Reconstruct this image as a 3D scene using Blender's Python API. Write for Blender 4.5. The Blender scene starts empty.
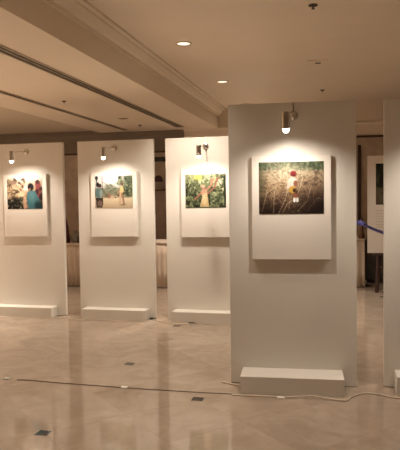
import bpy, bmesh, math, random
import numpy as np
from mathutils import Vector, Matrix

S = bpy.context.scene
COL = S.collection
random.seed(7)
PI = math.pi

# ------------------------------------------------------------------ camera
cam_d = bpy.data.cameras.new('camera')
cam = bpy.data.objects.new('camera', cam_d); COL.objects.link(cam)
F_PX, PITCH, ROLL, YAW, CAM_H = 607.86, .0442, -.0132, .2256, 1.6085
_f = Vector((-math.sin(YAW), math.cos(YAW), 0)); _r = Vector((math.cos(YAW), math.sin(YAW), 0)); _u = Vector((0, 0, 1))
_f2 = _f*math.cos(PITCH) - _u*math.sin(PITCH); _u2 = _u*math.cos(PITCH) + _f*math.sin(PITCH)
_r3 = _r*math.cos(ROLL) + _u2*math.sin(ROLL); _u3 = _u2*math.cos(ROLL) - _r*math.sin(ROLL)
M = Matrix((_r3, _u3, -_f2)).transposed().to_4x4(); M.translation = (0, 0, CAM_H)
cam.matrix_world = M
cam_d.sensor_fit = 'HORIZONTAL'; cam_d.sensor_width = 36; cam_d.lens = F_PX*36/400
cam_d.clip_start = .05; cam_d.clip_end = 100
S.camera = cam

# ------------------------------------------------------------------ world, exposure, light levels
W = bpy.data.worlds.new('world'); S.world = W; W.use_nodes = True
W.node_tree.nodes['Background'].inputs['Color'].default_value = (1, .84, .68, 1)
W.node_tree.nodes['Background'].inputs['Strength'].default_value = .3
S.view_settings.view_transform = 'Standard'; S.view_settings.look = 'None'
S.view_settings.gamma = 1; S.view_settings.exposure = .36
S.view_settings.use_curve_mapping = False
DOWN_W = 260       # recessed ceiling downlights
SPOT_W = 23       # picture spotlights on the panels
WARM = (1, .885, .74)
WARM_SPOT = (1, .89, .76)
# x, y, ceiling height, share of the full lamp power (the rows nearer the camera are dimmed)
DOWN_POS = [(-1.78, 7.02, 3.43, .6), (-1.78, 9.46, 3.43, 1.1), (-1.78, 11.89, 3.43, .5), (-1.78, 4.58, 3.43, .30), (-1.78, 2.14, 3.43, .42), (-1.78, -.3, 3.43, .8),
            (1.6, 9.46, 3.43, .35), (1.6, 7.02, 3.43, .5), (1.6, 4.58, 3.43, .10), (1.6, 2.14, 3.43, .15), (1.6, -.3, 3.43, .3),
            (-6.6, 7.3, 3.08, 2.4), (-6.6, 4.9, 3.08, 3.2), (-6.6, 2.5, 3.08, 1.6), (-8.6, 7.3, 3.08, 1.4), (-8.6, 4.9, 3.08, 1.2), (-6.6, 9.9, 3.08, .3)]  # far-bay lamps: unseen, added to brighten the left panel and floor

# ------------------------------------------------------------------ materials
def nt(name):
    m = bpy.data.materials.new(name); m.use_nodes = True
    return m, m.node_tree.nodes, m.node_tree.links, m.node_tree.nodes['Principled BSDF']

def paint(name, col, rough=.6, var=.04, scale=3, bump=0, metal=0, spec=.5):
    m, N, L, b = nt(name)
    b.inputs['Roughness'].default_value = rough; b.inputs['Metallic'].default_value = metal
    b.inputs['Specular IOR Level'].default_value = spec
    tc = N.new('ShaderNodeTexCoord'); no = N.new('ShaderNodeTexNoise')
    no.inputs['Scale'].default_value = scale; no.inputs['Detail'].default_value = 4
    L.new(tc.outputs['Object'], no.inputs['Vector'])
    r = N.new('ShaderNodeValToRGB')
    r.color_ramp.elements[0].position = .3; r.color_ramp.elements[1].position = .7
    r.color_ramp.elements[0].color = (*[c*(1-var) for c in col], 1)
    r.color_ramp.elements[1].color = (*[min(1, c*(1+var)) for c in col], 1)
    L.new(no.outputs['Fac'], r.inputs['Fac']); L.new(r.outputs['Color'], b.inputs['Base Color'])
    if bump:
        bp = N.new('ShaderNodeBump'); bp.inputs['Strength'].default_value = bump; bp.inputs['Distance'].default_value = .01
        L.new(no.outputs['Fac'], bp.inputs['Height']); L.new(bp.outputs['Normal'], b.inputs['Normal'])
    return m

def emit(name, col, s):
    m, N, L, b = nt(name)
    b.inputs['Base Color'].default_value = (*col, 1)
    b.inputs['Emission Color'].default_value = (*col, 1); b.inputs['Emission Strength'].default_value = s
    return m

def marble_floor():
    m, N, L, b = nt('polished_marble')
    def math_(op, a, c=None, clamp=False):
        n = N.new('ShaderNodeMath'); n.operation = op; n.use_clamp = clamp
        for i, v in enumerate((a, c)):
            if v is None: continue
            if isinstance(v, (int, float)): n.inputs[i].default_value = v
            else: L.new(v, n.inputs[i])
        return n.outputs[0]
    tc = N.new('ShaderNodeTexCoord'); sp = N.new('ShaderNodeSeparateXYZ'); L.new(tc.outputs['Object'], sp.inputs[0])
    X = math_('ADD', sp.outputs['X'], 1.1104); Y = math_('ADD', sp.outputs['Y'], -4.6776)
    g = 1.2605/2
    U = math_('MULTIPLY', math_('ADD', X, Y), .70711/g); V = math_('MULTIPLY', math_('SUBTRACT', X, Y), .70711/g)
    def dist(t):                        # distance to the nearest integer
        fr = math_('FRACT', math_('ADD', t, .5)); return math_('ABSOLUTE', math_('SUBTRACT', fr, .5))
    jl = math_('MINIMUM', dist(U), dist(V))
    joint = math_('LESS_THAN', jl, .0036)
    # insets: on the even corners of the diagonal grid, squares that follow the room
    def wrap(t, p):
        return math_('SUBTRACT', math_('MULTIPLY', math_('FRACT', math_('ADD', math_('DIVIDE', t, p), .5)), p), p/2)
    P = 1.2605*.70711
    def inset(ox, oy):
        a = math_('ABSOLUTE', wrap(math_('ADD', X, ox), 2*P)); c = math_('ABSOLUTE', wrap(math_('ADD', Y, oy), 2*P))
        return math_('LESS_THAN', math_('MAXIMUM', a, c), .046)
    ins = math_('MULTIPLY', math_('MAXIMUM', inset(0, 0), inset(P, P)), math_('GREATER_THAN', X, -1.3))   # insets only in the right-hand field
    # per-tile tone
    cb = N.new('ShaderNodeCombineXYZ')
    L.new(math_('FLOOR', U), cb.inputs[0]); L.new(math_('FLOOR', V), cb.inputs[1])
    wn = N.new('ShaderNodeTexWhiteNoise'); wn.noise_dimensions = '3D'; L.new(cb.outputs[0], wn.inputs['Vector'])
    ad = N.new('ShaderNodeVectorMath'); ad.operation = 'MULTIPLY_ADD'
    L.new(wn.outputs['Color'], ad.inputs[0]); ad.inputs[1].default_value = (9, 9, 9); L.new(tc.outputs['Object'], ad.inputs[2])
    n1 = N.new('ShaderNodeTexNoise'); n1.inputs['Scale'].default_value = 2.6; n1.inputs['Detail'].default_value = 7
    n1.inputs['Distortion'].default_value = 1.4; n1.inputs['Roughness'].default_value = .6
    L.new(ad.outputs[0], n1.inputs['Vector'])
    r1 = N.new('ShaderNodeValToRGB'); E = r1.color_ramp.elements
    E[0].position = .28; E[0].color = (.33, .25, .185, 1); E[1].position = .72; E[1].color = (.45, .365, .285, 1)
    e = E.new(.5); e.color = (.39, .305, .235, 1)
    L.new(n1.outputs['Fac'], r1.inputs['Fac'])
    n2 = N.new('ShaderNodeTexNoise'); n2.inputs['Scale'].default_value = 1.7; n2.inputs['Detail'].default_value = 5
    n2.inputs['Distortion'].default_value = 2.5; L.new(ad.outputs[0], n2.inputs['Vector'])
    vein = math_('MULTIPLY', math_('LESS_THAN', math_('ABSOLUTE', math_('SUBTRACT', n2.outputs['Fac'], .5)), .006), .22)
    tone = math_('ADD', math_('MULTIPLY', wn.outputs['Value'], .08), .95)
    hs = N.new('ShaderNodeHueSaturation'); L.new(r1.outputs['Color'], hs.inputs['Color']); L.new(tone, hs.inputs['Value'])
    def mix(fac, a, col):
        n = N.new('ShaderNodeMix'); n.data_type = 'RGBA'; L.new(fac, n.inputs[0]); L.new(a, n.inputs[6]); n.inputs[7].default_value = (*col, 1)
        return n.outputs[2]
    c = mix(vein, hs.outputs['Color'], (.46, .38, .30))
    c = mix(math_('MULTIPLY', joint, .28), c, (.26, .18, .12))
    c = mix(ins, c, (.040, .037, .032))
    L.new(c, b.inputs['Base Color'])
    b.inputs['Roughness'].default_value = .09; b.inputs['IOR'].default_value = 1.5
    nb = N.new('ShaderNodeTexNoise'); nb.inputs['Scale'].default_value = 1.2; L.new(tc.outputs['Object'], nb.inputs['Vector'])
    bp = N.new('ShaderNodeBump'); bp.inputs['Strength'].default_value = .05; bp.inputs['Distance'].default_value = .02
    L.new(nb.outputs['Fac'], bp.inputs['Height']); L.new(bp.outputs['Normal'], b.inputs['Normal'])
    return m

MAT = dict(
    floor=marble_floor(),
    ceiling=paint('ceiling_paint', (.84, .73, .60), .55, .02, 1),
    bay=paint('bay_ceiling_shaded', (.62, .53, .42), .55, .02, 1),  # ceiling colour darkened: the far bay's shade is put into the paint
    plaster=paint('plaster', (.78, .67, .55), .6, .03, 1),
    cornice=paint('cornice_brown', (.19, .145, .11), .6, .06, 4),
    wallpaper=paint('wallpaper', (.44, .345, .27), .6, .16, 5),
    darkwood=paint('dark_wood', (.05, .025, .02), .4, .3, 8),
    white=paint('white_laminate', (.75, .705, .64), .38, .015, 2, spec=.4),
    board=paint('white_board', (.80, .74, .67), .5, .01, 2),
    chrome=paint('brushed_nickel', (.62, .57, .50), .28, .05, 20, metal=1),
    ring=paint('white_ring', (.70, .60, .46), .4, .02, 5),
    black=paint('black_plastic', (.02, .018, .016), .4, .1, 10),
    slot=paint('slot_dark', (.09, .065, .045), .6, .1, 10),
    slotrim=paint('slot_rim', (.55, .47, .38), .35, .03, 10, metal=.6),
    cloth=paint('table_cloth', (.62, .50, .40), .8, .04, 6, bump=.1),
    grey=paint('grey_cloth', (.30, .27, .24), .8, .08, 8),
    red=paint('dark_red_cloth', (.09, .015, .02), .8, .15, 10),
    plum=paint('plum_shade', (.06, .025, .035), .6, .1, 10),
    bronze=paint('bronze', (.16, .09, .06), .4, .1, 10, metal=.6),
    darkbrown=paint('dark_brown_board', (.26, .19, .15), .6, .15, 6),
    olive=paint('dark_olive', (.06, .048, .035), .5, .25, 7),
    blue=paint('blue_ribbon', (.17, .18, .60), .45, .1, 10),
    cable_w=paint('pale_cable', (.62, .52, .40), .45, .03, 10),
    cable_d=paint('dark_cable', (.15, .11, .08), .5, .1, 10),
    tape=paint('white_tape', (.85, .82, .75), .35, .03, 10),
    ink=paint('grey_ink', (.55, .47, .41), .7, .05, 10),
    bulb=emit('lit_bulb', (1, .90, .74), 14),
    diffuser=emit('lit_diffuser', (1, .84, .64), 1.1),
)
def glass():
    m, N, L, b = nt('lamp_glass')
    b.inputs['Base Color'].default_value = (1, .97, .92, 1); b.inputs['Roughness'].default_value = .05
    b.inputs['Transmission Weight'].default_value = 1; b.inputs['IOR'].default_value = 1.3
    return m
MAT['glass'] = glass()

# ------------------------------------------------------------------ mesh helpers
def box(bm, x0, x1, y0, y1, z0, z1):
    v = [bm.verts.new((x, y, z)) for z in (z0, z1) for y in (y0, y1) for x in (x0, x1)]
    for f in ((0,2,3,1),(4,5,7,6),(0,1,5,4),(2,6,7,3),(0,4,6,2),(1,3,7,5)): bm.faces.new([v[i] for i in f])
def link(name, bm, mat, parent=None, bevel=0, smooth=False, loc=None):
    bmesh.ops.recalc_face_normals(bm, faces=bm.faces)
    if bevel:
        bmesh.ops.bevel(bm, geom=[e for e in bm.edges], offset=bevel, segments=2, affect='EDGES', profile=.5)
    me = bpy.data.meshes.new(name); bm.to_mesh(me); bm.free()
    me.materials.append(mat)
    if smooth:
        for p in me.polygons: p.use_smooth = True
    o = bpy.data.objects.new(name, me); COL.objects.link(o)
    if parent: o.parent = parent
    if loc: o.location = loc
    return o
def boxo(name, x0, x1, y0, y1, z0, z1, mat, parent=None, bevel=0):
    bm = bmesh.new(); box(bm, x0, x1, y0, y1, z0, z1)
    return link(name, bm, mat, parent, bevel)
def lathe(bm, prof, n=24, axis='z', org=(0, 0, 0)):
    rings = []
    for r, z in prof:
        ring = []
        if r < 1e-5: r = 1e-5
        for k in range(n):
            a = 2*PI*k/n; p = (r*math.cos(a), r*math.sin(a), z)
            if axis == 'y': p = (p[0], p[2], p[1])
            ring.append(bm.verts.new([p[i]+org[i] for i in range(3)]))
        rings.append(ring)
    for a, b in zip(rings, rings[1:]):
        for k in range(n): bm.faces.new((a[k], a[(k+1) % n], b[(k+1) % n], b[k]))
    bm.faces.new(rings[0]); bm.faces.new(rings[-1])
def tube(bm, pts, r, n=8, r1=None):
    pts = [Vector(p) for p in pts]; rings = []
    for i, p in enumerate(pts):
        t = (pts[min(i+1, len(pts)-1)] - pts[max(i-1, 0)]).normalized()
        a = t.orthogonal().normalized() if i == 0 else (rings_a - t*rings_a.dot(t)).normalized()
        rings_a = a; b = t.cross(a)
        rr = r if r1 is None else r + (r1-r)*i/(len(pts)-1)
        rings.append([bm.verts.new(p + (a*math.cos(2*PI*k/n) + b*math.sin(2*PI*k/n))*rr) for k in range(n)])
    for a, b in zip(rings, rings[1:]):
        for k in range(n): bm.faces.new((a[k], a[(k+1) % n], b[(k+1) % n], b[k]))
    bm.faces.new(rings[0]); bm.faces.new(rings[-1])
def smoothpath(pts, k=8):
    P = [Vector(p) for p in pts]; out = []
    for i in range(len(P)-1):
        p0, p1, p2, p3 = P[max(i-1, 0)], P[i], P[i+1], P[min(i+2, len(P)-1)]
        for j in range(k):
            t = j/k
            out.append(.5*((2*p1) + (p2-p0)*t + (2*p0-5*p1+4*p2-p3)*t*t + (3*p1-p0-3*p2+p3)*t**3))
    return out + [P[-1]]
def extrude_profile(bm, prof, a0, a1, axis='y'):      # prof in the plane across the axis
    def P(u, v, t): return (u, t, v) if axis == 'y' else (t, u, v)
    A = [bm.verts.new(P(u, v, a0)) for u, v in prof]; B = [bm.verts.new(P(u, v, a1)) for u, v in prof]
    n = len(prof)
    for i in range(n): bm.faces.new((A[i], A[(i+1) % n], B[(i+1) % n], B[i]))
    bm.faces.new(A); bm.faces.new(B)
def empty(name, loc, label, cat, group=None, rz=0):
    o = bpy.data.objects.new(name, None); COL.objects.link(o); o.location = loc; o.rotation_euler = (0, 0, rz)
    o.empty_display_size = .1
    o['label'] = label; o['category'] = cat
    if group: o['group'] = group
    return o
def tag(o, label, cat, group=None):
    o['label'] = label; o['category'] = cat
    if group: o['group'] = group
    return o
def struct(o): o['kind'] = 'structure'; return o
def copy_tree(o, parent=None):
    c = o.copy(); COL.objects.link(c)
    if parent: c.parent = parent
    for ch in list(o.children): copy_tree(ch, c)
    return c

# ------------------------------------------------------------------ the room
WALL_Y, Z_UP, Z_LOW, X_FACE, X_STEP = 12.35, 3.43, 3.03, -2.42, -4.98
XL, XR, YB = -9.6, 5.2, -5.0
struct(boxo('floor', XL-.2, XR+.2, YB-.2, WALL_Y+.2, -.2, 0, MAT['floor']))
struct(boxo('ceiling', X_FACE, XR+.2, YB-.2, WALL_Y+.2, Z_UP, Z_UP+.2, MAT['ceiling']))
struct(boxo('ceiling_dropped', X_STEP, X_FACE, YB-.2, WALL_Y+.2, Z_LOW, Z_UP+.2, MAT['ceiling']))
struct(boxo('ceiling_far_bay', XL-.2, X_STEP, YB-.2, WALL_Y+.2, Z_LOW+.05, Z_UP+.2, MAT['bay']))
struct(boxo('wall_back', XL-.2, XR+.2, WALL_Y, WALL_Y+.2, 0, Z_UP, MAT['plaster']))
struct(boxo('wall_left', XL-.2, XL, YB, WALL_Y, 0, Z_UP, MAT['plaster']))
struct(boxo('wall_front', XL-.2, XR+.2, YB-.2, YB, 0, Z_UP, MAT['plaster']))
struct(boxo('wall_right', XR, XR+.2, YB, WALL_Y, 0, Z_UP, MAT['plaster']))
# crown moulding where the dropped ceiling meets the upper one
bm = bmesh.new()
pr = [(X_FACE, Z_UP-.15), (X_FACE+.025, Z_UP-.15), (X_FACE+.03, Z_UP-.115), (X_FACE+.075, Z_UP-.10), (X_FACE+.12, Z_UP-.05),
      (X_FACE+.125, Z_UP-.03), (X_FACE+.17, Z_UP-.025), (X_FACE+.17, Z_UP), (X_FACE, Z_UP)]
extrude_profile(bm, pr, YB, WALL_Y)
struct(link('trim_1', bm, MAT['ceiling']))
# cornice along the back wall under the dropped ceiling and at the upper one
bm = bmesh.new()
extrude_profile(bm, [(WALL_Y, Z_LOW-.17), (WALL_Y-.03, Z_LOW-.16), (WALL_Y-.05, Z_LOW-.10), (WALL_Y-.10, Z_LOW-.03), (WALL_Y-.10, Z_LOW+.05), (WALL_Y, Z_LOW+.05)], XL, -3.15, 'x')
struct(link('trim_2', bm, MAT['cornice']))
bm = bmesh.new()
extrude_profile(bm, [(WALL_Y, 3.00), (WALL_Y-.05, 3.00), (WALL_Y-.06, 3.04), (WALL_Y-.03, 3.06), (WALL_Y, 3.07)], -3.15, XR, 'x')
struct(link('trim_3', bm, MAT['ceiling']))
# brown papered stretch of the back wall with a dark rail
struct(boxo('trim_4', XL, -3.15, WALL_Y-.02, WALL_Y, 0, Z_LOW-.16, MAT['wallpaper']))
struct(boxo('trim_9', XL, -3.15, WALL_Y-.025, WALL_Y-.02, 2.61, Z_LOW-.165, MAT['cornice']))
struct(boxo('trim_5', XL, -3.15, WALL_Y-.045, WALL_Y-.02, 2.575, 2.61, MAT['darkwood'], bevel=.006))
# papered field with dark edging on the right
struct(boxo('trim_6', -.6, 2.6, WALL_Y-.02, WALL_Y, 0, 2.745, MAT['wallpaper']))
struct(boxo('trim_7', -.6, 2.6, WALL_Y-.045, WALL_Y-.02, 2.745, 2.785, MAT['darkwood'], bevel=.006))
struct(boxo('trim_8', .355, .415, WALL_Y-.06, WALL_Y-.02, 1.10, 2.60, MAT['darkwood'], bevel=.008))
struct(boxo('baseboard_back', XL, XR, WALL_Y-.04, WALL_Y-.02, 0, .12, MAT['darkwood'], bevel=.004))
struct(boxo('baseboard_left', XL, XL+.02, YB, WALL_Y-.05, 0, .12, MAT['darkwood']))
struct(boxo('baseboard_right', XR-.02, XR, YB, WALL_Y-.05, 0, .12, MAT['darkwood']))

# ------------------------------------------------------------------ ceiling fixtures
def air_slot(x, w, y0, y1, label, n):
    t = empty('air_slot', (x, y0, Z_LOW-.001), label, 'air vent')
    L_ = y1-y0
    bm = bmesh.new()
    for s in (-1, 1): box(bm, s*w/2-.008, s*w/2+.008, 0, L_, -.012, 0)
    if n == 2: box(bm, -.007, .007, 0, L_, -.012, 0)
    link('rim', bm, MAT['slotrim'], t)
    boxo('slot', -w/2+.007, w/2-.007, 0, L_, -.003, 0, MAT['slot'], t)
    return t
air_slot(-3.07, .13, .2, 11.75, 'double dark linear air slot in the dropped ceiling, nearer the ceiling step', 2)
air_slot(-4.28, .075, .2, 11.95, 'thin dark linear air slot in the dropped ceiling, farther left one', 1)

def downlight():
    t = empty('downlight', (0, 0, Z_UP), '', 'ceiling light', 'round downlights in the upper ceiling')
    bm = bmesh.new(); lathe(bm, [(.100, 0), (.100, -.006), (.092, -.011), (.078, -.008), (.072, -.001), (.072, 0)], 32)
    link('ring', bm, MAT['ring'], t, smooth=True)
    bm = bmesh.new(); lathe(bm, [(.071, 0), (.071, -.004), (.0, -.0045)], 32)
    link('diffuser', bm, MAT['diffuser'], t)
    l = bpy.data.lights.new('downlight_lamp', 'SPOT'); l.energy = DOWN_W; l.color = WARM
    l.spot_size = math.radians(102); l.spot_blend = .7; l.shadow_soft_size = .07
    o = bpy.data.objects.new('lamp', l); COL.objects.link(o); o.parent = t; o.location = (0, 0, -.09)
    return t
dl = downlight()
DL = ['round downlight in the ceiling, nearest and largest one seen', 'small bright round downlight in the ceiling, second one back',
      'faint downlight just above the top edge of the large front panel']
for i, (x, y, z, k) in enumerate(DOWN_POS):
    o = dl if i == 0 else copy_tree(dl)
    o.location = (x, y, z)
    lp = [c for c in o.children if c.type == 'LIGHT'][0]
    if k != 1: lp.data = lp.data.copy(); lp.data.energy = DOWN_W*k
    o['label'] = DL[i] if i < 3 else 'unseen round downlight in the ceiling outside the picture'
def sprinkler(x, y, z, label, s=1.):
    t = empty('sprinkler', (x, y, z), label, 'sprinkler')
    bm = bmesh.new(); lathe(bm, [(.045*s, 0), (.043*s, -.008), (.02*s, -.014), (.0, -.014)], 24); link('cover', bm, MAT['slot'], t, smooth=True)
    bm = bmesh.new(); lathe(bm, [(.008*s, -.01), (.008*s, -.032*s), (.017*s, -.034*s), (.017*s, -.038*s), (0, -.038*s)], 16); link('nozzle', bm, MAT['slot'], t)
sprinkler(-.238, 5.97, Z_UP, 'dark sprinkler head in the upper ceiling at the very top of the picture')
sprinkler(-.275, 10.7, Z_UP, 'dark sprinkler in the ceiling above the right side of the large panel', .9)
sprinkler(-3.736, 11.22, Z_LOW, 'small sprinkler at the far end of the dropped ceiling', .8)
sprinkler(-3.856, 8.16, Z_LOW, 'small sprinkler in the dropped ceiling between the two air slots', .7)
t = empty('ceiling_speaker', (-3.69, 10.17, Z_LOW), 'round flat speaker grille in the dropped ceiling', 'speaker')
bm = bmesh.new(); lathe(bm, [(.10, 0), (.10, -.006), (.088, -.012), (.088, 0)], 32); link('ring', bm, MAT['ring'], t)
bm = bmesh.new(); lathe(bm, [(.087, 0), (.087, -.007), (0, -.007)], 32); link('grille', bm, MAT['slot'], t)
t = empty('ceiling_hatch', (-.276, 8.48, Z_UP), 'square cream hatch with a dark notch in the upper ceiling', 'hatch')
boxo('plate', -.13, .13, -.13, .13, -.012, 0, MAT['ceiling'], t, bevel=.003)
boxo('notch', -.035, .035, -.02, .02, -.02, -.012, MAT['slot'], t)

# ------------------------------------------------------------------ display panels
PW, PH, PT = 1.08, 2.4, .055
def display_panel(x, y, rz, label, fx0, fx1, fd, fh, PW=PW):
    t = empty('display_panel', (x, y, 0), label, 'display panel', 'white freestanding display panels', rz)
    boxo('panel', 0, PW, 0, PT, .004, PH, MAT['white'], t, bevel=.003)
    boxo('foot_block', fx0, fx1, -fd, 0, 0, fh, MAT['white'], t, bevel=.003)
    return t
YBK, YFR = 7.7525, 5.15
RF = .062
display_panel(-4.783, YBK, 0, 'tall white panel at far left, holding the print of the person in teal', .06, .95, .18, .136)
display_panel(-3.484, YBK, 0, 'tall white panel between the dark wall gaps, holding the pale street print', .095, .995, .18, .136)
display_panel(-2.236, YBK, 0, 'tall white panel partly behind the large front panel, holding the garden print', .108, 1.0, .20, .138)
display_panel(-.9236, YFR, RF, 'largest and nearest white panel, holding the field print', .108, .945, .28, .142, 1.065)
display_panel(.362, YFR+.12, 0, 'white panel cut off by the right edge of the picture', .085, .95, .22, .15)

# ------------------------------------------------------------------ printed pictures (painted on a fine mesh, one colour per cell)
def canvas(w, h, c): return np.ones((h, w, 3))*np.array(c)
class Art:
    def __init__(s, w, h, seed):
        s.w, s.h = w, h; s.a = np.zeros((h, w, 3)); s.rng = np.random.RandomState(seed)
        s.Y, s.X = np.mgrid[0:h, 0:w]; s.X = (s.X+.5)/w; s.Y = (s.Y+.5)/h          # 0..1, y down
    def noise(s, nx, ny):
        g = s.rng.rand(ny+2, nx+2); x = s.X*nx; y = s.Y*ny
        i = x.astype(int); j = y.astype(int); fx = x-i; fy = y-j
        fx = fx*fx*(3-2*fx); fy = fy*fy*(3-2*fy)
        return g[j, i]*(1-fx)*(1-fy)+g[j, i+1]*fx*(1-fy)+g[j+1, i]*(1-fx)*fy+g[j+1, i+1]*fx*fy
    def put(s, m, c, al=1.):
        m = (np.clip(m, 0, 1)*al)[..., None]; s.a = s.a*(1-m)+np.array(c)/255.*m
    def grad(s, stops):
        for k in range(3): s.a[..., k] = np.interp(s.Y, [t for t, _ in stops], [c[k]/255. for _, c in stops])
    def ell(s, cx, cy, rx, ry, c, al=1., soft=.35, rot=0):
        dx, dy = s.X-cx, s.Y-cy
        if rot: dx, dy = dx*math.cos(rot)+dy*math.sin(rot), -dx*math.sin(rot)+dy*math.cos(rot)
        d = np.sqrt((dx/rx)**2+(dy/ry)**2); s.put((1-d)/soft+.5, c, al)
    def line(s, pts, wd, c, al=1.):
        for (x0, y0), (x1, y1) in zip(pts, pts[1:]):
            L2 = (x1-x0)**2+(y1-y0)**2+1e-9
            t = np.clip(((s.X-x0)*(x1-x0)+(s.Y-y0)*(y1-y0))/L2, 0, 1)
            d = np.hypot(s.X-x0-t*(x1-x0), (s.Y-y0-t*(y1-y0))*.78); s.put(1.5-d/wd, c, al)
    def blobs(s, n, x0, x1, y0, y1, r0, r1, cols, al=.7):
        for _ in range(n):
            s.ell(s.rng.uniform(x0, x1), s.rng.uniform(y0, y1), s.rng.uniform(r0, r1), s.rng.uniform(r0, r1), cols[s.rng.randint(len(cols))], al, .6, s.rng.uniform(0, 3))
    def poly(s, pts, c, al=1.):
        ins = np.zeros(s.X.shape, bool); n = len(pts)
        for i in range(n):
            (xa, ya), (xb, yb) = pts[i], pts[(i+1) % n]
            cnd = ((ya > s.Y) != (yb > s.Y)); ins ^= cnd & (s.X < (xb-xa)*(s.Y-ya)/(yb-ya+1e-12)+xa)
        s.put(ins.astype(float), c, al)
def art_field():
    a = Art(130, 100, 1)
    a.grad([(0, (88, 110, 80)), (.1, (118, 130, 98)), (.2, (168, 150, 120)), (.45, (168, 138, 106)), (.7, (120, 90, 70)), (1, (66, 48, 40))])
    a.put(a.noise(40, 6)*(a.Y < .16), (50, 78, 52), .8)
    a.put((a.noise(30, 20)-.45)*1.6, (196, 168, 124), .45); a.put((a.noise(24, 30)-.5)*2, (70, 48, 38), .6)
    a.ell(.42, .22, .25, .18, (222, 206, 172), .45, 1.2)
    r = a.rng
    for k in range(70):
        x = r.uniform(0, 1); y = r.uniform(.45, 1.0); b = r.uniform(-.18, .18); h = r.uniform(.15, .5)
        a.line([(x, y), (x+b*.4, y-h*.5), (x+b, y-h*.8), (x+b*1.8, y-h*.75)], .0035, (206, 176, 130) if r.rand() < .6 else (120, 90, 64), .5)
    for pts in ([(.36, 1), (.44, .8), (.56, .72), (.64, .5), (.68, .3)], [(.22, 1), (.24, .6), (.34, .3), (.4, .2)], [(.3, 1), (.4, .75), (.46, .5)],
                [(.05, .95), (.12, .6), (.3, .45)], [(.75, .95), (.9, .7), (.97, .72)], [(.6, .95), (.75, .75), (.8, .5)]):
        a.line(pts, .006, (216, 190, 146), .75)
    a.put((a.noise(50, 40)-.5)*3, (216, 190, 150), .16); a.put((a.noise(60, 44)-.55)*3, (64, 46, 38), .28)
    a.ell(0, 1, .35, .3, (40, 30, 26), .5, 1); a.ell(1, 1, .4, .45, (36, 26, 24), .7, 1.2); a.ell(0, .4, .1, .3, (66, 70, 48), .5, 1)
    a.ell(.52, .40, .075, .10, (214, 196, 184)); a.ell(.475, .44, .03, .09, (206, 186, 170), 1, .4, .4); a.ell(.57, .42, .035, .06, (150, 96, 72))
    a.poly([(.49, .5), (.58, .5), (.6, .62), (.48, .62)], (60, 44, 40)); a.ell(.525, .54, .055, .075, (196, 150, 56)); a.ell(.55, .55, .025, .04, (80, 50, 30))
    a.poly([(.53, .60), (.57, .60), (.57, .7), (.53, .7)], (150, 84, 60)); a.poly([(.58, .60), (.605, .60), (.605, .7), (.58, .7)], (140, 80, 56))
    a.ell(.55, .735, .022, .05, (226, 222, 214)); a.ell(.595, .735, .02, .05, (214, 210, 204)); a.ell(.57, .79, .05, .012, (40, 28, 26))
    a.ell(.535, .235, .045, .05, (150, 92, 70)); a.ell(.535, .225, .048, .05, (150, 44, 48)); a.ell(.54, .26, .035, .02, (120, 30, 34))
    return a
def art_market():
    a = Art(100, 76, 2)
    a.grad([(0, (226, 214, 200)), (.15, (190, 170, 148)), (.4, (176, 146, 112)), (.75, (110, 92, 72)), (1, (48, 52, 46))])
    a.blobs(70, 0, .5, .1, .72, .03, .10, [(206, 172, 128), (226, 196, 152), (126, 96, 70), (170, 138, 100), (90, 72, 56)], .75)
    a.blobs(25, 0, .45, .72, 1, .05, .12, [(38, 50, 42), (60, 66, 50), (28, 34, 32)], .85)
    a.put((a.noise(30, 24)-.5)*3*(a.Y > .12)*(a.X < .55), (70, 54, 44), .35); a.put((a.noise(36, 30)-.55)*4*(a.X < .6), (232, 206, 170), .5)
    a.blobs(14, .1, .5, .05, .25, .03, .07, [(90, 74, 66), (210, 190, 170), (150, 120, 100)], .8)
    a.blobs(10, .48, .62, .1, .5, .03, .06, [(236, 208, 186), (214, 160, 140)], .8)
    a.poly([(.8, .1), (.95, .12), (.98, .7), (.82, .7)], (150, 60, 64), .9); a.ell(.87, .14, .045, .07, (84, 50, 44)); a.blobs(12, .78, 1, .3, .9, .03, .07, [(176, 70, 80), (60, 44, 44), (120, 90, 80)], .8)
    a.ell(.5, .8, .05, .25, (206, 160, 130), .9); a.poly([(.53, .85), (.62, .85), (.6, .98), (.52, .98)], (200, 150, 120), .7)
    a.poly([(.58, .46), (.68, .40), (.80, .44), (.90, .66), (.98, 1), (.6, 1), (.55, .7)], (66, 120, 128))
    a.ell(.70, .6, .09, .18, (92, 138, 144), .7, 1); a.ell(.88, .9, .10, .15, (34, 56, 62), .8, .8)
    a.ell(.67, .30, .085, .12, (40, 32, 32)); a.ell(.64, .38, .04, .05, (150, 104, 84))
    return a
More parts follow.
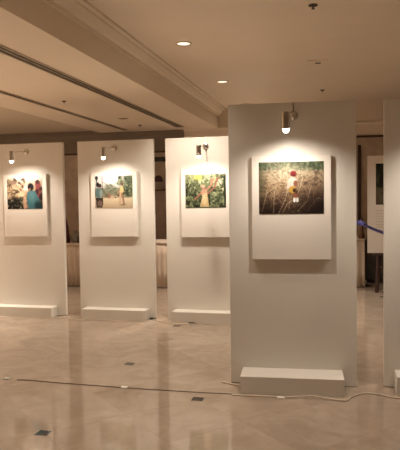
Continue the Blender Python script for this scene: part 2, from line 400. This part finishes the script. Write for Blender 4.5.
def art_street():
    a = Art(100, 80, 3)
    a.grad([(0, (214, 208, 204)), (.3, (190, 184, 176)), (.5, (120, 116, 92)), (.62, (150, 134, 104)), (.7, (206, 186, 152)), (1, (186, 162, 128))])
    a.put((a.noise(18, 10)-.35)*2*(a.Y > .38)*(a.Y < .68), (84, 92, 66), .7)
    m = np.clip((a.X-.62+(a.noise(9, 9)-.5)*.25)*9, 0, 1)*np.clip((.66-a.Y)*8, 0, 1)
    a.put(m, (86, 98, 68), .85); a.put(m*(a.noise(28, 24)-.5)*4, (44, 54, 38), .9); a.put(m*(a.noise(34, 28)-.55)*4, (160, 166, 130), .7)
    m = np.clip(1-np.hypot((a.X-.45)/.2, (a.Y-.42)/.2)+(a.noise(10, 10)-.5)*.8, 0, 1)
    a.put(m*2, (128, 132, 112), .6); a.put(m*(a.noise(30, 26)-.5)*5, (84, 88, 70), .8)
    a.line([(.2, 0), (.21, .9)], .008, (60, 54, 50), .9); a.line([(.04, .0), (.06, .3)], .012, (40, 44, 48)); a.ell(.05, .06, .04, .06, (54, 56, 60))
    a.line([(.22, .2), (.5, .38)], .006, (110, 106, 100)); a.blobs(12, .35, .7, .6, .7, .02, .05, [(110, 88, 70), (190, 160, 130)], .7)
    a.ell(.09, .52, .085, .15, (92, 118, 122)); a.ell(.17, .54, .05, .12, (130, 146, 136)); a.ell(.08, .27, .045, .07, (26, 24, 26)); a.ell(.14, .3, .04, .06, (70, 50, 44))
    a.poly([(.02, .68), (.2, .68), (.2, .98), (.04, .98)], (50, 44, 46), .9); a.ell(.13, .85, .07, .1, (160, 120, 104), .7)
    a.line([(.70, .34), (.69, .5), (.68, .66), (.66, .84)], .028, (196, 158, 122)); a.line([(.72, .52), (.75, .7), (.77, .88)], .022, (150, 112, 84))
    a.line([(.69, .40), (.60, .55)], .014, (170, 128, 96)); a.line([(.73, .40), (.78, .5)], .014, (170, 128, 96)); a.ell(.72, .43, .045, .10, (206, 176, 110))
    a.ell(.73, .25, .035, .055, (110, 78, 60)); a.ell(.74, .9, .09, .02, (130, 108, 84), .7); a.ell(.92, .12, .07, .08, (90, 104, 76)); a.ell(.38, .62, .03, .08, (160, 100, 80), .8)
    return a
def art_garden():
    a = Art(100, 80, 4)
    a.grad([(0, (150, 156, 110)), (.4, (104, 112, 76)), (1, (70, 80, 54))])
    a.put((a.noise(26, 20)-.5)*3, (176, 180, 130), .6); a.put((a.noise(20, 16)-.5)*3, (40, 50, 34), .7); a.put((a.noise(24, 20)-.6)*3, (206, 206, 170), .45)
    a.put((a.noise(40, 30)-.5)*3*(a.X < .3)*(a.Y > .25), (24, 32, 26), .8); a.put((a.noise(14, 10)-.4)*2*(a.X > .62)*(a.Y > .55), (180, 192, 150), .6)
    a.blobs(40, .6, 1, 0, .5, .012, .035, [(226, 220, 196), (70, 84, 50), (196, 180, 130)], .7); a.ell(.32, .1, .10, .07, (220, 194, 80), .8, .8)
    a.line([(.24, .74), (.38, .58), (.46, .50)], .022, (170, 110, 88)); a.line([(.5, .50), (.62, .36), (.70, .14)], .022, (180, 120, 96)); a.line([(.56, .58), (.72, .40), (.80, .12)], .020, (158, 98, 78))
    a.line([(.66, .3), (.62, .1)], .012, (170, 110, 90)); a.line([(.76, .24), (.86, .1)], .012, (150, 96, 76))
    a.ell(.46, .42, .055, .08, (150, 98, 80)); a.ell(.44, .36, .06, .05, (190, 152, 122)); a.ell(.47, .54, .08, .10, (186, 140, 110))
    a.poly([(.43, .60), (.54, .56), (.59, .98), (.36, .98)], (204, 172, 118)); a.ell(.48, .75, .05, .15, (222, 196, 150), .6, .8)
    a.put((a.noise(60, 48)-.55)*4, (50, 54, 38), .2); a.line([(.97, .1), (.98, 1)], .02, (54, 66, 46))
    return a
def art_tree():
    a = Art(60, 90, 5)
    a.grad([(0, (150, 132, 110)), (.25, (130, 122, 100)), (.5, (120, 112, 80)), (.75, (84, 80, 72)), (1, (70, 60, 52))])
    a.blobs(30, .0, .5, .0, .45, .08, .2, [(30, 38, 32), (48, 58, 46), (66, 74, 58)], .8); a.blobs(20, .1, .9, .35, .5, .08, .16, [(36, 42, 32), (90, 92, 60)], .7)
    a.blobs(20, 0, 1, .55, 1, .06, .2, [(110, 108, 76), (60, 64, 68), (120, 90, 80)], .6)
    return a
def print_mesh(name, art, x0, x1, z0, z1, y, parent, label=None):
    h, w = art.h, art.w
    V = [(x0+(x1-x0)*i/w, y, z1-(z1-z0)*j/h) for j in range(h+1) for i in range(w+1)]
    Fc = [(j*(w+1)+i, (j+1)*(w+1)+i, (j+1)*(w+1)+i+1, j*(w+1)+i+1) for j in range(h) for i in range(w)]
    n0 = len(V); t = .004                       # a thin sheet with its own back and edges
    V += [(x0, y+t, z1), (x1, y+t, z1), (x1, y+t, z0), (x0, y+t, z0)]
    c = [0, w, h*(w+1)+w, h*(w+1)]
    side = [(n0, n0+1, n0+2, n0+3)]
    for k, ring in enumerate(([i for i in range(w+1)], [j*(w+1)+w for j in range(h+1)], [h*(w+1)+w-i for i in range(w+1)], [(h-j)*(w+1) for j in range(h+1)])):
        side.append(tuple(ring)+(n0+(k+1) % 4, n0+k))
    me = bpy.data.meshes.new(name); me.from_pydata(V, [], Fc+side)
    at = me.color_attributes.new('ink', 'FLOAT_COLOR', 'CORNER')
    g = art.a.mean(2, keepdims=True); lin = np.clip((art.a*.72+g*.28-.5)*1.08+.46, .02, 1)**2.3
    cols = np.ones((len(me.loops), 4)); cols[:, :3] = .7
    cols[:h*w*4, :3] = np.repeat(lin.reshape(-1, 3), 4, axis=0)
    at.data.foreach_set('color', cols.ravel())
    m, N, L, b = nt(name+'_ink'); va = N.new('ShaderNodeVertexColor'); va.layer_name = 'ink'
    L.new(va.outputs['Color'], b.inputs['Base Color']); b.inputs['Roughness'].default_value = .5; b.inputs['Specular IOR Level'].default_value = .3
    me.materials.append(m)
    o = bpy.data.objects.new(name, me); COL.objects.link(o); o.parent = parent
    if label: o['label'] = label
    return o
BT = .045
def picture_board(cx, y, z0, art, label, plabel, rz=0):
    t = empty('picture_board', (cx, y, z0), label, 'picture board', 'white picture boards on the panels', rz)
    boxo('backing_board', -.328, .328, -BT, -.002, 0, .868, MAT['board'], t, bevel=.003)
    print_mesh('photo_print', art, -.268, .268, .385, .820, -BT-.004, t, plabel)
picture_board(-4.262, YBK, 1.103, art_market(), 'white board with a print of a person in teal seen from behind', 'colour print of person in teal shirt at a stall')
picture_board(-2.952, YBK, 1.103, art_street(), 'white board with a pale print of figures on a sandy street', 'colour print of figures walking on a sandy street')
picture_board(-1.690, YBK, 1.098, art_garden(), 'white board with a green print of a person raising arms among plants', 'colour print of person among green plants')
def front(u, v=0):          # a point on the face of the large front panel, u along it, v towards the viewer
    return (-.9236+u*math.cos(RF)+v*math.sin(RF), YFR+u*math.sin(RF)-v*math.cos(RF))
fx, fy = front(.529)
picture_board(fx, fy, 1.082, art_field(), 'white board with a print of a child in red cap crossing a dry field', 'colour print of child in a dry field', RF)

# ------------------------------------------------------------------ picture spotlights
def wall_spot(label):
    t = empty('wall_spotlight', (0, 0, 0), label, 'spotlight', 'nickel spotlights at the panel tops')
    bm = bmesh.new(); lathe(bm, [(.040, 0), (.040, -.010), (.034, -.018), (.012, -.022), (0, -.022)], 28, 'y'); link('wall_mount', bm, MAT['chrome'], t, smooth=True)
    bm = bmesh.new(); tube(bm, [(0, -.018, 0), (0, -.415, -.038)], .005, 10); link('arm', bm, MAT['chrome'], t, smooth=True)
    h = bpy.data.objects.new('lamp_head', None)
    bm = bmesh.new()
    lathe(bm, [(.0, .022), (.020, .020), (.030, .012), (.030, -.085), (.032, -.087), (.032, -.112), (.027, -.112), (.025, -.088), (0, -.086)], 28)
    hd = link('lamp_head', bm, MAT['chrome'], t, smooth=False, loc=(0, -.415, -.038)); hd.rotation_euler = (.12, 0, 0)
    bm = bmesh.new(); lathe(bm, [(.0, -.092), (.020, -.092), (.025, -.108), (.024, -.128), (.014, -.142), (0, -.146)], 24)
    link('bulb', bm, MAT['bulb'], hd, smooth=True)
    l = bpy.data.lights.new('spot_lamp', 'SPOT'); l.energy = SPOT_W; l.color = WARM_SPOT
    l.spot_size = math.radians(138); l.spot_blend = .85; l.shadow_soft_size = .018
    o = bpy.data.objects.new('lamp', l); COL.objects.link(o); o.parent = t; o.location = (0, -.40, -.19)
    o.rotation_euler = (math.radians(24), 0, 0)
    return t
ws = wall_spot('')
hx, hy = front(.550)
SPOTS = (
    (hx, hy, 2.288, RF, 'nickel spotlight lit above the field print on the large front panel'),
    (-4.246, YBK, 2.288, 0, 'nickel spotlight on a long arm above the print of the person in teal'),
    (-2.947, YBK, 2.300, 0, 'nickel spotlight lit above the pale street print'),
    (-1.689, YBK, 2.284, 0, 'nickel spotlight lit above the green garden print'),
    (.90, YFR+.09, 2.288, 0, 'nickel spotlight on the right panel outside the picture'))
for i, (x, y, z, rz, lb) in reversed(list(enumerate(SPOTS))):     # the copies first, the swivelled original last
    o = ws if i == 0 else copy_tree(ws)
    o.location = (x, y, z); o.rotation_euler = (0, 0, rz); o['label'] = lb
    if i == 0:                     # this head is swivelled a little to the left
        Q = Matrix.Rotation(-.13, 4, 'Z')
        for c in o.children:
            if c.name.startswith(('arm', 'lamp')): c.matrix_basis = Q @ c.matrix_basis
        bm = bmesh.new(); tube(bm, [(0, -.006, .035), (0, -.006, .112)], .003, 6); link('cord', bm, MAT['cable_d'], o)

# ------------------------------------------------------------------ tables and things behind the panels
def skirted_table(x0, x1, y0, y1, zt, label):
    t = empty('skirted_table', ((x0+x1)/2, (y0+y1)/2, 0), label, 'table', 'cloth-skirted tables at the back')
    hx_, hy_ = (x1-x0)/2, (y1-y0)/2
    boxo('tabletop', -hx_, hx_, -hy_, hy_, zt-.03, zt, MAT['cloth'], t, bevel=.006)
    path = []; n = 160; rect = [(-hx_, -hy_), (hx_, -hy_), (hx_, hy_), (-hx_, hy_), (-hx_, -hy_)]
    per = 4*(hx_+hy_); s = 0
    for (a, b), (c, d) in zip(rect, rect[1:]):
        L_ = math.hypot(c-a, d-b); k = int(L_/.02); nx, ny = (d-b)/L_, -(c-a)/L_
        for i in range(k):
            q = i/k; w = .010*math.sin((s+q*L_)*2*PI/.10)+.004*math.sin((s+q*L_)*2*PI/.043)
            path.append((a+(c-a)*q, b+(d-b)*q, nx, ny, w))
        s += L_
    bm = bmesh.new(); rows = []
    for z, g in ((zt-.028, .2), (zt*.7, .7), (zt*.35, 1.), (.012, 1.3)):
        rows.append([bm.verts.new((x+nx*w*g*(1)-nx*.015, y+ny*w*g-ny*.015, z)) for x, y, nx, ny, w in path])
    m_ = len(path)
    for r0, r1 in zip(rows, rows[1:]):
        for i in range(m_): bm.faces.new((r0[i], r0[(i+1) % m_], r1[(i+1) % m_], r1[i]))
    sk = link('table_skirt', bm, MAT['cloth'], t, smooth=True)
    md = sk.modifiers.new('thickness', 'SOLIDIFY'); md.thickness = .004
    return t
skirted_table(-6.1, -4.35, 10.42, 11.15, .80, 'cloth-skirted table seen in the gap left of the second panel')
skirted_table(-4.0, -2.5, 10.42, 11.15, .83, 'cloth-skirted table seen in the gap between second and third panels')
skirted_table(-.9, .44, 10.98, 11.6, .86, 'cloth-skirted table seen in the right gap beside the large panel')
# dark red cloth cone, grey sack and black box on the left table
bm = bmesh.new(); lathe(bm, [(.085, 0), (.080, .04), (.072, .16), (.05, .32), (.025, .45), (.008, .50), (0, .505)], 20)
for v in bm.verts: v.co.x *= 1+.12*math.sin(v.co.z*22); v.co.y *= 1+.1*math.cos(v.co.z*17+v.co.x*30)
tag(link('folded_parasol', bm, MAT['red'], smooth=True, loc=(-5.04, 10.60, .80)), 'dark red pointed bundle of cloth standing on the left back table', 'cloth')
bm = bmesh.new(); bmesh.ops.create_icosphere(bm, subdivisions=3, radius=1)
for v in bm.verts:
    c = v.co; k = 1+.10*math.sin(c.x*5+c.z*3)+.07*math.sin(c.y*7)
    v.co = Vector((c.x*.10*k, c.y*.09*k, max(-.09, c.z*.13*k)+.09))
tag(link('grey_bag', bm, MAT['grey'], smooth=True, loc=(-4.88, 10.72, .80)), 'soft grey bag on the left back table beside the dark red bundle', 'bag')
t = empty('black_case', (-4.72, 10.58, .80), 'small black case on the left back table beside the grey bag', 'case')
boxo('body', -.055, .055, -.06, .06, 0, .10, MAT['black'], t, bevel=.008)
boxo('lid', -.057, .057, -.062, .062, .10, .125, MAT['black'], t, bevel=.008)
# dark board and sconce in the second gap
t = empty('dark_screen', (-3.42, 11.7, 0), 'dark brown free-standing screen behind the second gap table', 'screen')
boxo('screen_panel', -.5, .5, -.02, .02, .03, 1.76, MAT['darkbrown'], t, bevel=.005)
for s in (-1, 1): boxo('foot', s*.4-.03, s*.4+.03, -.15, .15, 0, .03, MAT['darkwood'], t, bevel=.004)
t = empty('wall_sconce', (-3.70, WALL_Y-.02, 1.98), 'wall lamp with dark shade and curved arm in the second gap', 'wall lamp')
bm = bmesh.new(); lathe(bm, [(.10, -.04), (.095, -.035), (.075, .05), (.04, .09), (0, .092)], 24, org=(.03, -.16, .02)); link('lamp_shade', bm, MAT['plum'], t, smooth=True)
bm = bmesh.new(); tube(bm, smoothpath([(.03, -.16, .04), (-.07, -.16, -.03), (-.10, -.15, -.10), (-.06, -.13, -.19), (.05, -.08, -.205), (.12, -.02, -.205)]), .017, 10); link('arm', bm, MAT['bronze'], t, smooth=True)
bm = bmesh.new(); lathe(bm, [(.045, 0), (.045, -.012), (.02, -.022), (0, -.022)], 20, 'y', (.12, 0, -.205)); link('wall_plate', bm, MAT['bronze'], t)
t = empty('curtain_pole', (-3.72, WALL_Y-.02, 2.43), 'short thick dark pole bracketed high on the back wall above the wall lamp', 'pole')
bm = bmesh.new(); tube(bm, [(-.45, -.08, 0), (.42, -.08, 0)], .045, 16); link('pole', bm, MAT['black'], t)
for s in (-.4, .37): boxo('bracket', s-.015, s+.015, -.08, 0, -.02, .02, MAT['black'], t)

# poster on an easel, dark sideboard, gathered curtain in the right gap
PX0, PY = .452, 10.42
t = empty('poster', (PX0, PY, .662), 'tall cream poster with a dark landscape photo, on the easel', 'poster')
boxo('sheet', 0, .62, 0, .012, 0, 1.605, MAT['board'], t, bevel=.002)
print_mesh('landscape_print', art_tree(), .135, .485, .80, 1.475, -.004, t, 'dark landscape photo')
bm = bmesh.new()
for k, (z, w) in enumerate(((.70, .32), (.655, .30), (.61, .33), (.565, .30), (.52, .31), (.475, .33), (.43, .27), (.385, .31), (.34, .22))):
    box(bm, .135, .135+w, -.002, 0, z-.004, z+.004)
link('text_lines', bm, MAT['ink'], t)
t = empty('easel', (PX0+.29, PY+.045, 0), 'dark wooden easel holding the cream poster', 'easel')
for x0_, y0_, x1_, y1_, z1_ in ((-.14, .01, -.03, .03, 2.15), (.16, .01, .03, .03, 2.15), (-.11, .42, .0, .04, 2.1)):
    bm = bmesh.new(); tube(bm, [(x0_, y0_, .0), ((x0_+x1_)/2, (y0_+y1_)/2, z1_/2), (x1_, y1_, z1_)], .034, 8, .022); link('leg', bm, MAT['darkwood'], t)
boxo('ledge', -.2, .2, -.065, -.01, .62, .66, MAT['darkwood'], t, bevel=.004)
boxo('cross_bar', -.13, .13, -.03, .0, .40, .43, MAT['darkwood'], t, bevel=.004)
t = empty('sideboard', (1.06, 11.75, 0), 'low dark sideboard against the back wall behind the poster', 'sideboard')
boxo('body', -.6, .6, -.22, .22, .06, .80, MAT['olive'], t, bevel=.006)
for k in range(3):
    d = boxo('door', -.58+.393*k, -.20+.393*k, -.235, -.22, .09, .76, MAT['olive'], t, bevel=.005)
    bm = bmesh.new(); lathe(bm, [(.012, 0), (.012, -.015), (0, -.02)], 12, 'y', (-.24+.393*k, -.235, .45)); link('knob', bm, MAT['bronze'], d)
for sx in (-.55, .55):
    for sy in (-.18, .18): boxo('leg', sx-.02, sx+.02, sy-.02, sy+.02, 0, .06, MAT['darkwood'], t)
bm = bmesh.new(); lathe(bm, [(.055, 0), (.06, .03), (.035, .10), (.025, .24), (.016, .36), (0, .365)], 18)
tag(link('wine_bottle', bm, MAT['bronze'], smooth=True, loc=(.385, 11.1, .86)), 'dark tapering bottle on the right back table beside the poster', 'bottle')
# blue ribbon tied across the gap, fixed to the backs of the two panels
bm = bmesh.new()
pts = smoothpath([(.06, 5.30, 1.405), (.13, 5.40, 1.39), (.20, 5.405, 1.365), (.28, 5.41, 1.325), (.37, 5.40, 1.29), (.44, 5.328, 1.26)], 6)
A = []
for p in pts: A.append([bm.verts.new(p+Vector((0, dy, dz))) for dy, dz in ((-.001, -.013), (.001, -.013), (.001, .013), (-.001, .013))])
for a, b in zip(A, A[1:]):
    for k in range(4): bm.faces.new((a[k], a[(k+1) % 4], b[(k+1) % 4], b[k]))
bm.faces.new(A[0]); bm.faces.new(A[-1])
t = empty('blue_ribbon', (.20, 5.40, 1.36), 'blue ribbon tied across the gap right of the large panel', 'ribbon')
rb = link('ribbon_band', bm, MAT['blue'], t); rb.location = (-.20, -5.40, -1.36)
bm = bmesh.new(); bmesh.ops.create_icosphere(bm, subdivisions=3, radius=1)
for v in bm.verts: v.co = Vector((v.co.x*.045*(1+.3*math.sin(v.co.z*6)), v.co.y*.014, v.co.z*.022*(1+.3*math.sin(v.co.x*5))))
link('ribbon_knot', bm, MAT['blue'], t, smooth=True, loc=(-.035, -.012, .018))

# ------------------------------------------------------------------ cables on the floor
def cable(name, pts, r, mat, label):
    bm = bmesh.new(); tube(bm, smoothpath(pts), r, 8); return tag(link(name, bm, MAT[mat], smooth=True), label, 'cable')
cable('floor_cable', [(-2.82, 4.875, .004), (-2.7, 4.885, .004), (-2.4, 4.862, .004), (-1.785, 4.838, .004), (-1.13, 4.832, .004), (-.86, 4.84, .004)], .0032, 'cable_d',
      'thin dark cable running across the open floor on the left')
cable('floor_cable', [(-.86, 4.81, .005), (-.6, 4.828, .005), (-.47, 4.82, .005), (-.33, 4.845, .012), (-.2, 4.85, .022), (-.05, 4.83, .012), (.05, 4.84, .006), (.09, 4.93, .006), (.2, 5.05, .006), (.33, 5.03, .006), (.42, 4.98, .006), (.7, 4.98, .006)], .006, 'cable_w',
      'pale cable looping past the foot of the large front panel')
cable('floor_cable', [(-1.0, 5.14, .006), (-.93, 5.11, .006), (-.85, 5.07, .006), (-.81, 5.08, .006)], .006, 'cable_w', 'short pale cable end left of the large panel foot')
cable('floor_cable', [(-4.6, 7.52, .005), (-3.78, 7.53, .005), (-3.66, 7.68, .005), (-3.46, 7.50, .005), (-3.0, 7.53, .005), (-2.52, 7.52, .005), (-2.38, 7.62, .005), (-2.24, 7.52, .005), (-2.0, 7.44, .005), (-1.6, 7.50, .005), (-1.2, 7.50, .005)], .006, 'cable_w',
      'pale cable running along the feet of the back panels')
tag(boxo('cable_tape', -2.955, -2.90, 4.87, 4.91, .001, .010, MAT['tape'], bevel=.002), 'white tape holding the dark cable down at the left edge', 'tape', 'tape pieces on the cables')
tag(boxo('cable_tape', -1.82, -1.765, 4.82, 4.86, .001, .010, MAT['tape'], bevel=.002), 'white tape on the dark cable, middle of the open floor', 'tape', 'tape pieces on the cables')
tag(boxo('cable_tape', -.49, -.43, 4.795, 4.83, .001, .012, MAT['tape'], bevel=.002), 'white tape on the pale cable before the large panel foot', 'tape', 'tape pieces on the cables')
def plug(x, y, w, label):
    t = empty('power_plug', (x, y, 0), label, 'plug', 'dark plugs on the floor')
    boxo('body', -w/2, w/2, -.02, .02, .001, .022, MAT['black'], t, bevel=.004)
    bm = bmesh.new(); tube(bm, [(w/2, 0, .010), (w/2+.03, .01, .008)], .006, 8); link('cord_end', bm, MAT['black'], t)
plug(-1.845, 7.49, .08, 'dark plug on the floor before the third panel foot')
plug(-2.44, 7.70, .05, 'tiny dark plug beside the right end of the second panel foot')
